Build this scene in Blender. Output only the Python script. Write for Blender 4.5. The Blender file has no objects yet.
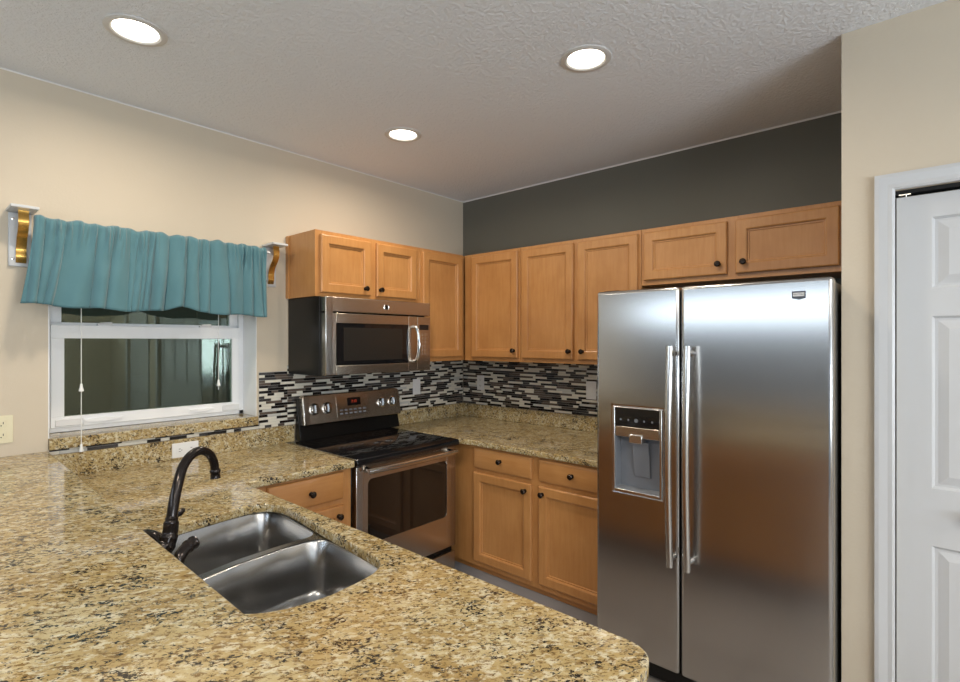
import bpy, bmesh, math, random
from mathutils import Vector, Matrix
random.seed(7)
R = math.radians
SC = bpy.context.scene
COL = SC.collection

# ------------------------------------------------------------------ camera
cam_d = bpy.data.cameras.new('camera')
cam = bpy.data.objects.new('camera', cam_d); COL.objects.link(cam)
cam.location = (-3.1138, -2.9267, 1.5165)
cam.rotation_euler = (R(90), 0, 0.722 - R(90))
cam_d.sensor_fit = 'HORIZONTAL'; cam_d.sensor_width = 36
cam_d.lens = 36 * 523.66 / 960
cam_d.clip_start = 0.02
SC.camera = cam

# ------------------------------------------------------------------ world, light, exposure
world = bpy.data.worlds.new('world'); SC.world = world
world.use_nodes = True
world.node_tree.nodes['Background'].inputs[0].default_value = (0.50, 0.55, 0.48, 1)
world.node_tree.nodes['Background'].inputs[1].default_value = 0.05
SC.view_settings.view_transform = 'Standard'
SC.view_settings.look = 'None'
SC.view_settings.gamma = 1
SC.view_settings.use_curve_mapping = False
SC.view_settings.exposure = 0.0

def area(name, loc, rot, sx, sy, power, color, spread=180, shape='RECTANGLE'):
    d = bpy.data.lights.new(name, 'AREA'); d.shape = shape
    d.size = sx; d.size_y = sy; d.energy = power; d.color = color; d.spread = R(spread)
    o = bpy.data.objects.new(name, d); COL.objects.link(o)
    o.location = loc; o.rotation_euler = rot
    return o
# added fill lamp at an invented west window, for the fridge reflections
area('added_west_fill', (-4.87, -1.50, 1.87), (R(90), 0, R(-90)), 2.7, 0.22, 11, (0.72, 0.86, 1.0))
# added fill lamp at an invented south window, tilted up to brighten the ceiling
area('added_south_fill', (-3.2, -6.42, 1.5), (R(138), 0, 0), 2.4, 1.5, 195, (0.81, 0.91, 1.0))
DOWNLIGHT_W = 9.5
DOWNLIGHT_C = (1.0, 0.87, 0.70)

# ------------------------------------------------------------------ object helpers
WL = {}
def wl(o): return WL.get(o.name, Vector((0, 0, 0)))
def new_empty(name, loc):
    o = bpy.data.objects.new(name, None); COL.objects.link(o)
    o.location = loc; o.empty_display_size = 0.05
    WL[o.name] = Vector(loc)
    return o
def tag(o, label, cat, group=None, kind=None):
    if kind: o['kind'] = kind
    if label: o['label'] = label
    if cat: o['category'] = cat
    if group: o['group'] = group
    return o
def thing(name, loc, label, cat, group=None):
    return tag(new_empty(name, loc), label, cat, group)
def link_mesh(name, me, parent=None, bevel=0, seg=2, smooth=True, label=None, angle=35, sub=0, recenter=True):
    if recenter and len(me.vertices):
        xs = [v.co for v in me.vertices]
        lo = Vector((min(v[i] for v in xs) for i in range(3)))
        hi = Vector((max(v[i] for v in xs) for i in range(3)))
        c = (lo + hi) / 2
        me.transform(Matrix.Translation(-c))
    else: c = Vector((0, 0, 0))
    if smooth:
        me.polygons.foreach_set('use_smooth', [True] * len(me.polygons))
        me.set_sharp_from_angle(angle=R(angle))
    o = bpy.data.objects.new(name, me); COL.objects.link(o)
    WL[o.name] = c
    if parent:
        o.parent = parent; o.location = c - wl(parent)
    else: o.location = c
    if bevel:
        m = o.modifiers.new('bevel', 'BEVEL'); m.width = bevel; m.segments = seg
        m.limit_method = 'ANGLE'; m.angle_limit = R(40); m.harden_normals = False
    if sub:
        m = o.modifiers.new('sub', 'SUBSURF'); m.levels = sub; m.render_levels = sub
    if label: o['label'] = label
    return o
def obj(name, bm, mats, parent=None, **kw):
    me = bpy.data.meshes.new(name)
    bmesh.ops.recalc_face_normals(bm, faces=bm.faces) if kw.pop('recalc', True) else None
    bm.to_mesh(me); bm.free()
    for m in (mats if isinstance(mats, (list, tuple)) else [mats]): me.materials.append(m)
    return link_mesh(name, me, parent, **kw)
def struct(name, bm, mats, parent=None, **kw):
    o = obj(name, bm, mats, parent, **kw)
    if not parent: o['kind'] = 'structure'
    return o
NB = bmesh.new
def box(bm, x0, y0, z0, x1, y1, z1, mi=0):
    if x0 > x1: x0, x1 = x1, x0
    if y0 > y1: y0, y1 = y1, y0
    if z0 > z1: z0, z1 = z1, z0
    v = [bm.verts.new(p) for p in ((x0,y0,z0),(x1,y0,z0),(x1,y1,z0),(x0,y1,z0),(x0,y0,z1),(x1,y0,z1),(x1,y1,z1),(x0,y1,z1))]
    for f in ((0,3,2,1),(4,5,6,7),(0,1,5,4),(1,2,6,5),(2,3,7,6),(3,0,4,7)):
        bm.faces.new([v[i] for i in f]).material_index = mi
    return bm
def bx(*a): return box(NB(), *a)
def prism(bm, pts, off, mi=0):
    """closed outline pts (3D) extruded by vector off"""
    off = Vector(off)
    a = [bm.verts.new(p) for p in pts]; b = [bm.verts.new(Vector(p) + off) for p in pts]
    n = len(pts)
    bm.faces.new(a).material_index = mi; bm.faces.new(b[::-1]).material_index = mi
    for i in range(n): bm.faces.new((a[i], a[(i+1) % n], b[(i+1) % n], b[i])).material_index = mi
    return bm
def frame_for(d):
    d = d.normalized()
    a = Vector((0, 0, 1)) if abs(d.z) < 0.9 else Vector((1, 0, 0))
    u = d.cross(a).normalized(); return u, d.cross(u).normalized()
def tube(bm, pts, rad, n=12, caps=True, flat=None, mi=0):
    pts = [Vector(p) for p in pts]
    if not isinstance(rad, (list, tuple)): rad = [rad] * len(pts)
    rings = []; u = None
    for i, p in enumerate(pts):
        d = (pts[min(i+1, len(pts)-1)] - pts[max(i-1, 0)]).normalized()
        if u is None: u, w = frame_for(d)
        else:
            u = (u - d * u.dot(d)).normalized(); w = d.cross(u).normalized()
        r = rad[i]; fl = flat if flat else 1
        rings.append([bm.verts.new(p + u * (r * math.cos(2*math.pi*k/n)) + w * (r * fl * math.sin(2*math.pi*k/n))) for k in range(n)])
    for a, b in zip(rings, rings[1:]):
        for k in range(n): bm.faces.new((a[k], a[(k+1) % n], b[(k+1) % n], b[k])).material_index = mi
    if caps:
        bm.faces.new(rings[0][::-1]).material_index = mi; bm.faces.new(rings[-1]).material_index = mi
    return bm
def lathe(bm, prof, origin, axis, n=24, mi=0):
    """prof: (radius, distance along axis)"""
    o = Vector(origin); d = Vector(axis).normalized(); u, w = frame_for(d)
    rings = []
    for r, h in prof:
        c = o + d * h
        if r < 1e-5: rings.append([bm.verts.new(c)])
        else: rings.append([bm.verts.new(c + u*(r*math.cos(2*math.pi*k/n)) + w*(r*math.sin(2*math.pi*k/n))) for k in range(n)])
    for a, b in zip(rings, rings[1:]):
        for k in range(n):
            k2 = (k+1) % n
            if len(a) == 1 and len(b) == 1: continue
            if len(a) == 1: f = bm.faces.new((a[0], b[k], b[k2]))
            elif len(b) == 1: f = bm.faces.new((a[k], a[k2], b[0]))
            else: f = bm.faces.new((a[k], a[k2], b[k2], b[k]))
            f.material_index = mi
    if len(rings[0]) > 1: bm.faces.new(rings[0][::-1]).material_index = mi
    if len(rings[-1]) > 1: bm.faces.new(rings[-1]).material_index = mi
    return bm
def smooth_path(pts, k=6):
    P = [Vector(p) for p in pts]; out = []
    P = [P[0]*2 - P[1]] + P + [P[-1]*2 - P[-2]]
    for i in range(1, len(P)-2):
        for j in range(k):
            t = j / k; a, b, c, d = P[i-1], P[i], P[i+1], P[i+2]
            out.append(0.5*((2*b) + (c-a)*t + (2*a-5*b+4*c-d)*t*t + (3*b-a-3*c+d)*t**3))
    out.append(P[-2]); return out
def closed_path(pts, k=6):
    P = [Vector(p) for p in pts]; n = len(P); out = []
    for i in range(n):
        a, b, c, d = P[i-1], P[i], P[(i+1) % n], P[(i+2) % n]
        for j in range(k):
            t = j / k
            out.append(0.5*((2*b) + (c-a)*t + (2*a-5*b+4*c-d)*t*t + (3*b-a-3*c+d)*t**3))
    return out
def round_poly(pts, rads, k=6):
    out = []; n = len(pts)
    for i, p in enumerate(pts):
        p = Vector(p).to_2d() if len(p) == 3 else Vector(p); r = rads[i] if isinstance(rads, (list, tuple)) else rads
        if r <= 0: out.append(p); continue
        a = (Vector(pts[i-1][:2]) - p); b = (Vector(pts[(i+1) % n][:2]) - p)
        ang = a.angle(b); t = min(r / math.tan(ang/2), a.length*0.49, b.length*0.49)
        A = p + a.normalized()*t; B = p + b.normalized()*t
        for j in range(k+1):
            s = j / k; out.append((A*(1-s)**2 + p*2*s*(1-s) + B*s*s))
    return out
def slab(name, outlines, z0, z1, mat, parent=None, bevel=0.006, label=None, res=3):
    """flat slab from 2D outlines (first the border, then holes), rounded arrises"""
    cu = bpy.data.curves.new(name, 'CURVE'); cu.dimensions = '2D'; cu.fill_mode = 'BOTH'
    for pts in outlines:
        s = cu.splines.new('POLY'); s.points.add(len(pts)-1)
        for i, p in enumerate(pts): s.points[i].co = (p[0], p[1], 0, 1)
        s.use_cyclic_u = True
    cu.extrude = (z1-z0)/2 - bevel; cu.bevel_depth = bevel; cu.bevel_resolution = res; cu.offset = -bevel
    t = bpy.data.objects.new('tmp', cu); COL.objects.link(t); t.location = (0, 0, 0)
    bpy.context.view_layer.update()
    me = bpy.data.meshes.new_from_object(t.evaluated_get(bpy.context.evaluated_depsgraph_get()))
    bpy.data.objects.remove(t)
    me.transform(Matrix.Translation((0, 0, (z0+z1)/2)))
    me.materials.clear(); me.materials.append(mat)
    return link_mesh(name, me, parent, label=label, angle=50)
def text_mesh(name, s, size, M, mat, parent, depth=0.0004, label=None):
    cu = bpy.data.curves.new(name, 'FONT'); cu.body = s; cu.size = size; cu.extrude = depth
    cu.align_x = 'CENTER'; cu.align_y = 'CENTER'
    t = bpy.data.objects.new('tmp', cu); COL.objects.link(t); bpy.context.view_layer.update()
    me = bpy.data.meshes.new_from_object(t.evaluated_get(bpy.context.evaluated_depsgraph_get()))
    bpy.data.objects.remove(t); me.transform(M); me.materials.clear(); me.materials.append(mat)
    return link_mesh(name, me, parent, smooth=False, label=label)
def basis(o, u, n):
    """local x=u, y=up, z=n at o"""
    u = Vector(u); n = Vector(n); w = n.cross(u)
    M = Matrix((u, w, n)).transposed().to_4x4(); M.translation = Vector(o); return M
def ringpanel(bm, o, u, n, w, h, rings, mi=0, back=True):
    """rectangular face with a moulded profile. rings = [(inset, height)...]; o = bottom-left corner"""
    o, u, n = Vector(o), Vector(u), Vector(n); z = Vector((0, 0, 1)); prev = None
    for ins, ht in rings:
        cs = [bm.verts.new(o + u*a + z*b + n*ht) for a, b in ((ins, ins), (w-ins, ins), (w-ins, h-ins), (ins, h-ins))]
        if prev:
            for i in range(4): bm.faces.new((prev[i], prev[(i+1) % 4], cs[(i+1) % 4], cs[i])).material_index = mi
        elif back: bm.faces.new(cs[::-1]).material_index = mi
        prev = cs
    bm.faces.new(prev).material_index = mi
    return bm

# ------------------------------------------------------------------ materials
class N:
    def __init__(s, name):
        s.m = bpy.data.materials.new(name); s.m.use_nodes = True
        s.t = s.m.node_tree; s.b = s.t.nodes['Principled BSDF']; s.o = s.t.nodes['Material Output']
    def n(s, typ, **kw):
        x = s.t.nodes.new(typ)
        for k, v in kw.items():
            if k.startswith('i_'): x.inputs[k[2:].replace('_', ' ')].default_value = v
            else: setattr(x, k, v)
        return x
    def l(s, a, b): s.t.links.new(a, b)
    def set(s, **kw):
        for k, v in kw.items(): s.b.inputs[k.replace('_', ' ')].default_value = v
        return s
    def ramp(s, fac, stops):
        r = s.n('ShaderNodeValToRGB'); e = r.color_ramp.elements
        while len(e) < len(stops): e.new(0.5)
        for el, (p, c) in zip(e, stops): el.position = p; el.color = (*c, 1) if len(c) == 3 else c
        s.l(fac, r.inputs[0]); return r.outputs[0]
    def mix(s, fac, a, b, typ='MIX'):
        x = s.n('ShaderNodeMix'); x.data_type = 'RGBA'; x.blend_type = typ
        for sock, v in ((x.inputs[0], fac), (x.inputs[6], a), (x.inputs[7], b)):
            if isinstance(v, (int, float)): sock.default_value = v
            elif isinstance(v, tuple): sock.default_value = (*v, 1)
            else: s.l(v, sock)
        return x.outputs[2]
    def coord(s, scale=(1, 1, 1), rot=(0, 0, 0), src='object', rnd=False):
        if src == 'pos': c = s.n('ShaderNodeNewGeometry').outputs['Position']
        else: c = s.n('ShaderNodeTexCoord').outputs['Object']
        if rnd:
            oi = s.n('ShaderNodeObjectInfo'); v = s.n('ShaderNodeVectorMath', operation='MULTIPLY_ADD')
            s.l(oi.outputs['Random'], v.inputs[0]); v.inputs[1].default_value = (13, 7, 5); s.l(c, v.inputs[2]); c = v.outputs[0]
        mp = s.n('ShaderNodeMapping'); mp.inputs['Rotation'].default_value = rot; mp.inputs['Scale'].default_value = scale
        s.l(c, mp.inputs[0]); return mp.outputs[0]
    def noise(s, vec, scale, detail=2, rough=0.5, dist=0):
        x = s.n('ShaderNodeTexNoise'); s.l(vec, x.inputs['Vector'])
        x.inputs['Scale'].default_value = scale; x.inputs['Detail'].default_value = detail
        x.inputs['Roughness'].default_value = rough; x.inputs['Distortion'].default_value = dist
        return x.outputs[0]
    def bump(s, h, strength, dist=0.002):
        x = s.n('ShaderNodeBump'); x.inputs['Strength'].default_value = strength; x.inputs['Distance'].default_value = dist
        s.l(h, x.inputs['Height']); s.l(x.outputs[0], s.b.inputs['Normal'])
def plain(name, col, rough=0.5, metal=0, spec=0.5, bump=0, bscale=200, **kw):
    a = N(name).set(Base_Color=(*col, 1), Roughness=rough, Metallic=metal, Specular_IOR_Level=spec)
    for k, v in kw.items(): a.b.inputs[k.replace('_', ' ')].default_value = v
    if bump: a.bump(a.noise(a.coord(src='pos'), bscale, 3), bump)
    return a.m
def paint(name, col, bump=0.25, scale=90, rough=0.6):
    a = N(name).set(Roughness=rough, Specular_IOR_Level=0.3)
    c = a.coord(src='pos')
    big = a.noise(c, 3, 2)
    a.l(a.mix(big, tuple(x*0.97 for x in col), tuple(min(1, x*1.03) for x in col)), a.b.inputs['Base Color'])
    a.bump(a.noise(c, scale, 3), bump, 0.002); return a.m
M_wall = paint('cream_wall_paint', (0.59, 0.512, 0.40))
M_dark = paint('charcoal_wall_paint', (0.145, 0.143, 0.118), rough=0.5)
def ceiling_mat():
    a = N('ceiling_paint').set(Roughness=0.8, Specular_IOR_Level=0.2, Base_Color=(0.80, 0.82, 0.85, 1))
    c = a.coord(src='pos')
    h = a.ramp(a.noise(c, 58, 4, 0.6, 0.5), [(0.40, (0, 0, 0)), (0.64, (1, 1, 1))])
    a.bump(h, 0.5, 0.006); return a.m
M_ceil = ceiling_mat()
M_slate = paint('slate_reflection_paint', (0.20, 0.225, 0.26))  # tone of the unseen west wall, picked for what the fridge reflects
def wood(name, c1, c2, c3, horiz=False):
    a = N(name).set(Roughness=0.34, Specular_IOR_Level=0.5, Coat_Weight=0.25, Coat_Roughness=0.25)
    c = a.coord(scale=(1, 1, 0.09) if not horiz else (0.09, 0.09, 1), rnd=True)
    g = a.noise(c, 60, 5, 0.65, 0.3)
    c2_ = a.coord(rnd=True)
    blot = a.noise(c2_, 5, 3, 0.55)
    col = a.ramp(g, [(0.3, c2), (0.7, c1)])
    col = a.mix(a.ramp(blot, [(0.4, (0, 0, 0)), (0.7, (0.55, 0.55, 0.55))]), col, c3)
    a.l(col, a.b.inputs['Base Color'])
    a.bump(g, 0.04, 0.001); return a.m
M_wood = wood('honey_maple', (0.50, 0.25, 0.085), (0.43, 0.195, 0.06), (0.36, 0.155, 0.044))
M_woodh = wood('honey_maple_rail', (0.50, 0.25, 0.085), (0.43, 0.195, 0.06), (0.36, 0.155, 0.044), True)
def granite():
    a = N('golden_granite').set(Roughness=0.08, Specular_IOR_Level=0.5)
    def aniso(sc, off=(0, 0, 0)):
        c = a.n('ShaderNodeNewGeometry').outputs['Position']
        v = a.n('ShaderNodeVectorMath', operation='ADD'); v.inputs[1].default_value = off; a.l(c, v.inputs[0])
        mp = a.n('ShaderNodeMapping'); mp.vector_type = 'TEXTURE'; mp.inputs['Rotation'].default_value = (R(15), R(10), R(-40)); mp.inputs['Scale'].default_value = sc
        a.l(v.outputs[0], mp.inputs[0]); return mp.outputs[0]
    c = aniso((1.4, 0.9, 0.9)); c2 = aniso((1.6, 0.8, 0.9), (5, 3, 8)); c3 = aniso((1.3, 0.9, 0.9), (2, 9, 1))
    ci = a.coord(src='pos')
    base = a.ramp(a.noise(ci, 9, 4, 0.6, 0.5), [(0.32, (0.33, 0.225, 0.085)), (0.5, (0.42, 0.32, 0.15)), (0.70, (0.50, 0.42, 0.24))])
    pale = a.ramp(a.noise(c, 60, 4, 0.65), [(0.50, (0, 0, 0)), (0.60, (0.85, 0.85, 0.85))])
    col = a.mix(pale, base, (0.60, 0.55, 0.40))
    brown = a.ramp(a.noise(c2, 95, 5, 0.75, 0.6), [(0.42, (1, 1, 1)), (0.48, (0, 0, 0))])
    col = a.mix(brown, col, (0.18, 0.11, 0.04))
    clump = a.noise(c, 18, 3, 0.6)
    blk = a.noise(c3, 125, 4, 0.68, 0.4)
    ad = a.n('ShaderNodeMath', operation='MULTIPLY_ADD'); a.l(clump, ad.inputs[0]); ad.inputs[1].default_value = 0.55; a.l(blk, ad.inputs[2])
    col = a.mix(a.ramp(ad.outputs[0], [(0.850, (0, 0, 0)), (0.89, (1, 1, 1))]), col, (0.022, 0.018, 0.015))
    gry = a.ramp(a.noise(c3, 48, 5, 0.7), [(0.60, (0, 0, 0)), (0.69, (0.6, 0.6, 0.6))])
    col = a.mix(gry, col, (0.17, 0.15, 0.11))
    a.l(col, a.b.inputs['Base Color']); return a.m
M_gran = granite()
def steel(name, col=(0.56, 0.545, 0.52), rough=0.27, aniso=0.6, rot=0.0, streak=(1, 1, 60), bump=0.03):
    a = N(name).set(Base_Color=(*col, 1), Metallic=1, Roughness=rough, Anisotropic=aniso, Anisotropic_Rotation=rot)
    tg = a.n('ShaderNodeTangent'); tg.direction_type = 'RADIAL'; tg.axis = 'Z'; a.l(tg.outputs[0], a.b.inputs['Tangent'])
    g = a.noise(a.coord(scale=streak), 14, 3)
    a.bump(g, bump, 0.0006)
    return a.m
M_steel = steel('brushed_steel_fridge', (0.50, 0.495, 0.49), 0.20, 0.5, 0.0, (50, 50, 0.6), 0.0)
M_range = steel('brushed_steel_range', (0.52, 0.46, 0.39), 0.26, 0.5, 0.0)
M_sink = steel('brushed_steel_sink', (0.38, 0.38, 0.38), 0.24, 0.3, 0.0, (1, 1, 40))
M_chrome = plain('polished_chrome', (0.75, 0.75, 0.74), 0.12, 1)
M_satin = plain('satin_steel', (0.62, 0.60, 0.57), 0.22, 1)
M_blkgl = plain('black_glass', (0.008, 0.008, 0.009), 0.06, 0, 0.6)
M_blkpl = plain('black_enamel', (0.006, 0.006, 0.006), 0.25, 0, 0.3)
M_dkgap = plain('dark_seal', (0.01, 0.01, 0.01), 0.7)
M_fside = plain('fridge_side_grey', (0.13, 0.125, 0.115), 0.35, 0.3)
M_bronze = plain('oil_rubbed_bronze', (0.022, 0.017, 0.015), 0.18, 0.6)
M_knob = plain('dark_bronze_knob', (0.03, 0.02, 0.014), 0.25, 0.7)
M_white = plain('white_semi_gloss', (0.55, 0.56, 0.57), 0.32)
M_vinyl = plain('white_vinyl', (0.88, 0.89, 0.90), 0.3)
M_plate = plain('white_plastic', (0.74, 0.74, 0.74), 0.35)
M_cream = plain('almond_plastic', (0.70, 0.64, 0.44), 0.4)
M_gold = plain('brass_gold', (0.62, 0.36, 0.09), 0.25, 0.85)
M_slot = plain('dark_slot', (0.02, 0.02, 0.02), 0.6)
M_greypl = plain('grey_plastic', (0.20, 0.215, 0.24), 0.3)
M_toe = plain('grey_toe_board', (0.33, 0.31, 0.31), 0.5)
M_ring = plain('burner_ring', (0.045, 0.042, 0.04), 0.2)
M_cord = plain('white_cord', (0.8, 0.8, 0.78), 0.6)
def emis(name, col, s):
    a = N(name).set(Base_Color=(0, 0, 0, 1)); a.b.inputs['Emission Color'].default_value = (*col, 1)
    a.b.inputs['Emission Strength'].default_value = s; return a.m
M_lamp = emis('lamp_lens', (1.0, 0.93, 0.80), 9)
M_trimring = plain('downlight_trim', (0.62, 0.60, 0.57), 0.4)
M_clock = emis('red_clock_digits', (1.0, 0.10, 0.03), 0.5)
M_icon = plain('pale_icon', (0.16, 0.17, 0.19), 0.4)
def fabric():
    a = N('teal_fabric').set(Roughness=0.75, Sheen_Weight=0.3, Specular_IOR_Level=0.2)
    c = a.coord(src='pos')
    a.l(a.mix(a.noise(c, 9, 3), (0.072, 0.17, 0.20), (0.10, 0.215, 0.245)), a.b.inputs['Base Color'])
    a.bump(a.noise(c, 350, 2), 0.15, 0.001); return a.m
M_teal = fabric()
def glass(name, tint, rough=0.0, ior=1.5):
    a = N(name); t = a.t
    tr = a.n('ShaderNodeBsdfTransparent'); tr.inputs[0].default_value = (*tint, 1)
    gl = a.n('ShaderNodeBsdfGlossy'); gl.inputs['Roughness'].default_value = rough; gl.inputs[0].default_value = (0.80, 0.92, 0.84, 1)
    fr = a.n('ShaderNodeFresnel'); fr.inputs[0].default_value = ior
    mx = a.n('ShaderNodeMixShader'); a.l(fr.outputs[0], mx.inputs[0]); a.l(tr.outputs[0], mx.inputs[1]); a.l(gl.outputs[0], mx.inputs[2])
    a.l(mx.outputs[0], a.o.inputs[0]); return a.m
M_glass = glass('window_glass', (0.8, 0.85, 0.78), ior=1.68)
M_oven = plain('oven_glass', (0.012, 0.009, 0.007), 0.05, 0, 0.7)
def tilefloor():
    a = N('grey_floor_tile').set(Roughness=0.35)
    c = a.coord(src='pos'); b = a.n('ShaderNodeTexBrick'); a.l(c, b.inputs[0])
    b.offset = 0; b.inputs['Scale'].default_value = 1; b.inputs['Brick Width'].default_value = 0.45; b.inputs['Row Height'].default_value = 0.45
    b.inputs['Mortar Size'].default_value = 0.006
    b.inputs['Color1'].default_value = (0.29, 0.265, 0.24, 1); b.inputs['Color2'].default_value = (0.26, 0.235, 0.21, 1); b.inputs['Mortar'].default_value = (0.14, 0.12, 0.10, 1)
    a.l(b.outputs[0], a.b.inputs['Base Color']); return a.m
M_floor = tilefloor()
TILES = [plain('tile_cream', (0.70, 0.67, 0.58), 0.3), plain('tile_pale_grey', (0.55, 0.55, 0.52), 0.2), plain('tile_espresso', (0.010, 0.008, 0.008), 0.18),
         plain('tile_taupe', (0.11, 0.085, 0.068), 0.2), plain('tile_smoke', (0.05, 0.046, 0.045), 0.2), plain('grout', (0.46, 0.44, 0.39), 0.8)]

# ------------------------------------------------------------------ setting
H = 2.651
XW = -4.9; YS = -6.5
WX0, WX1, WZ0, WZ1 = -2.644, -1.715, 1.04, 2.0      # kitchen window opening
b = NB()
box(b, XW, 0, 0, WX0, 0.26, H); box(b, WX1, 0, 0, 0.12, 0.26, H)
box(b, WX0, 0, 0, WX1, 0.26, WZ0); box(b, WX0, 0, WZ1, WX1, 0.26, H)
struct('wall_left', b, M_wall, smooth=False)
struct('wall_back', bx(0, -2.65, 0, 0.12, 0, H), M_dark, smooth=False)
PX = -0.775; DY0, DY1 = -2.803, -4.36; DZ = 2.047
b = NB()
box(b, PX, -2.65, 0, 0.12, DY0, H); box(b, PX, DY0, DZ, PX+0.12, DY1, H)
box(b, PX, DY1, 0, PX+0.12, -4.75, H); box(b, PX, -4.75, DZ, PX+0.12, -5.65, H); box(b, PX, -5.65, 0, PX+0.12, YS, H)
struct('wall_right', b, M_wall, smooth=False)
struct('wall_pantry', box(bx(0, DY0, 0, 0.12, -5.9, H), PX+0.12, -4.6, 0, 0, -4.68, H), M_wall, smooth=False)
# unseen far walls behind the camera, each opened for an added window
b = NB(); wy0, wy1, wz0, wz1 = -2.90, -0.10, 1.74, 2.00
box(b, XW-0.15, YS, 0, XW, wy0, H); box(b, XW-0.15, wy1, 0, XW, 0.26, H); box(b, XW-0.15, wy0, 0, XW, wy1, wz0); box(b, XW-0.15, wy0, wz1, XW, wy1, H)
struct('wall_west', b, M_slate, smooth=False)
b = NB(); sx0, sx1, sz0, sz1 = -4.45, -1.95, 0.70, 2.28
box(b, XW-0.15, YS-0.15, 0, sx0, YS, H); box(b, sx1, YS-0.15, 0, 0.12, YS, H); box(b, sx0, YS-0.15, 0, sx1, YS, sz0); box(b, sx0, YS-0.15, sz1, sx1, YS, H)
struct('wall_south', b, M_wall, smooth=False)
M_glowpane = emis('added_glow_pane', (0.74, 0.87, 1.0), 2.0)  # glowing panes for the two added windows
def added_window(name, p0, p1, z0, z1, n):
    r = new_empty(name, ((p0[0]+p1[0])/2, (p0[1]+p1[1])/2, z0)); r['kind'] = 'structure'
    b = NB()
    if p0[0] == p1[0]:
        x = p0[0]; y0, y1 = p0[1], p1[1]
        for (a, c) in ((y0, y0+0.05), (y1-0.05, y1), ((y0+y1)/2-0.03, (y0+y1)/2+0.03)): box(b, x-0.06, a, z0, x-0.01, c, z1)
        box(b, x-0.06, y0, z0, x-0.01, y1, z0+0.05); box(b, x-0.06, y0, z1-0.05, x-0.01, y1, z1)
        g = bx(x-0.05, y0, z0, x-0.045, y1, z1)
    else:
        y = p0[1]; x0, x1 = p0[0], p1[0]
        for (a, c) in ((x0, x0+0.05), (x1-0.05, x1), ((x0+x1)/2-0.03, (x0+x1)/2+0.03)): box(b, a, y-0.06, z0, c, y-0.01, z1)
        box(b, x0, y-0.06, z0, x1, y-0.01, z0+0.05); box(b, x0, y-0.06, z1-0.05, x1, y-0.01, z1)
        g = bx(x0, y-0.05, z0, x1, y-0.045, z1)
    struct('window_frame', b, M_vinyl, r, smooth=False); struct('pane', g, M_glowpane, r, smooth=False)
added_window('window_added_2', (XW, wy0), (XW, wy1), wz0, wz1, 0)  # both windows are invented, out of view, to go with the fill lamps
added_window('window_added_3', (sx0, YS), (sx1, YS), sz0, sz1, 0)
struct('floor', bx(XW-0.15, YS-0.15, -0.1, 0.12, 0.26, 0), M_floor, smooth=False)
# ceiling with round cut-outs for the downlights
LIGHTS = [(-2.509, -0.719), (-1.254, -1.856), (-1.234, -0.708)]
ADDED_LIGHTS = [(-2.45, -4.3), (-3.9, -2.6), (-3.9, -4.6), (-1.7, -5.3)]  # downlights added behind the camera to light the room
def circ(x, y, r, n=40, rev=True):
    p = [(x + r*math.cos(2*math.pi*i/n), y + r*math.sin(2*math.pi*i/n)) for i in range(n)]
    return p[::-1] if rev else p
ce = slab('ceiling', [[(XW-0.15, YS-0.15), (0.12, YS-0.15), (0.12, 0.26), (XW-0.15, 0.26)]] + [circ(x, y, 0.078) for x, y in LIGHTS + ADDED_LIGHTS], H, H+0.012, M_ceil, bevel=0.0)
ce['kind'] = 'structure'
struct('trim_1', bx(XW-0.15, YS-0.15, H+0.14, 0.12, 0.26, H+0.16), M_dkgap, smooth=False)   # deck above the ceiling void

M_caulk = plain('white_caulk', (0.78, 0.77, 0.74), 0.6)
struct('trim_4', bx(-0.004, -2.649, H-0.009, -0.0003, -0.005, H-0.0005), M_caulk, smooth=False)
struct('trim_5', bx(XW+0.01, -0.003, H-0.006, -0.005, -0.0003, H-0.0005), M_caulk, smooth=False)
def downlight(x, y, label, lit=DOWNLIGHT_W, grp='recessed ceiling downlights'):
    r = thing('ceiling_downlight', (x, y, H), label, 'ceiling light', grp)
    prof = [(0.100, 0.0), (0.100, -0.004), (0.094, -0.007), (0.080, -0.007), (0.074, -0.003), (0.068, 0.03)]
    b = NB(); n = 40; rings = []
    for rr, h in prof: rings.append([b.verts.new((x+rr*math.cos(2*math.pi*k/n), y+rr*math.sin(2*math.pi*k/n), H+h)) for k in range(n)])
    for p, q in zip(rings, rings[1:]):
        for k in range(n): b.faces.new((p[k], p[(k+1) % n], q[(k+1) % n], q[k]))
    obj('trim_ring', b, M_trimring, r, angle=30)
    b = NB(); lathe(b, [(0.0, 0.004), (0.04, 0.003), (0.070, 0.012), (0.070, 0.016), (0.0, 0.016)], (x, y, H), (0, 0, 1), 40)
    obj('lamp_lens', b, M_lamp, r)
    b = NB(); lathe(b, [(0.0, 0.03), (0.072, 0.03), (0.076, 0.12), (0.0, 0.12)], (x, y, H), (0, 0, 1), 32)
    obj('housing', b, M_white, r)
    l = area('downlight_glow', (x, y, H-0.012), (0, 0, 0), 0.13, 0.13, lit, DOWNLIGHT_C, 170, 'DISK')
    return r
downlight(*LIGHTS[0], 'round recessed ceiling light over the sink side, nearest the valance window')
downlight(*LIGHTS[1], 'round recessed ceiling light in the middle of the ceiling, in front of the fridge')
downlight(*LIGHTS[2], 'round recessed ceiling light above the range, closest to the room corner')
for x, y in ADDED_LIGHTS: downlight(x, y, 'round recessed ceiling light added out of view behind the peninsula, for fill', 22)

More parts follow.
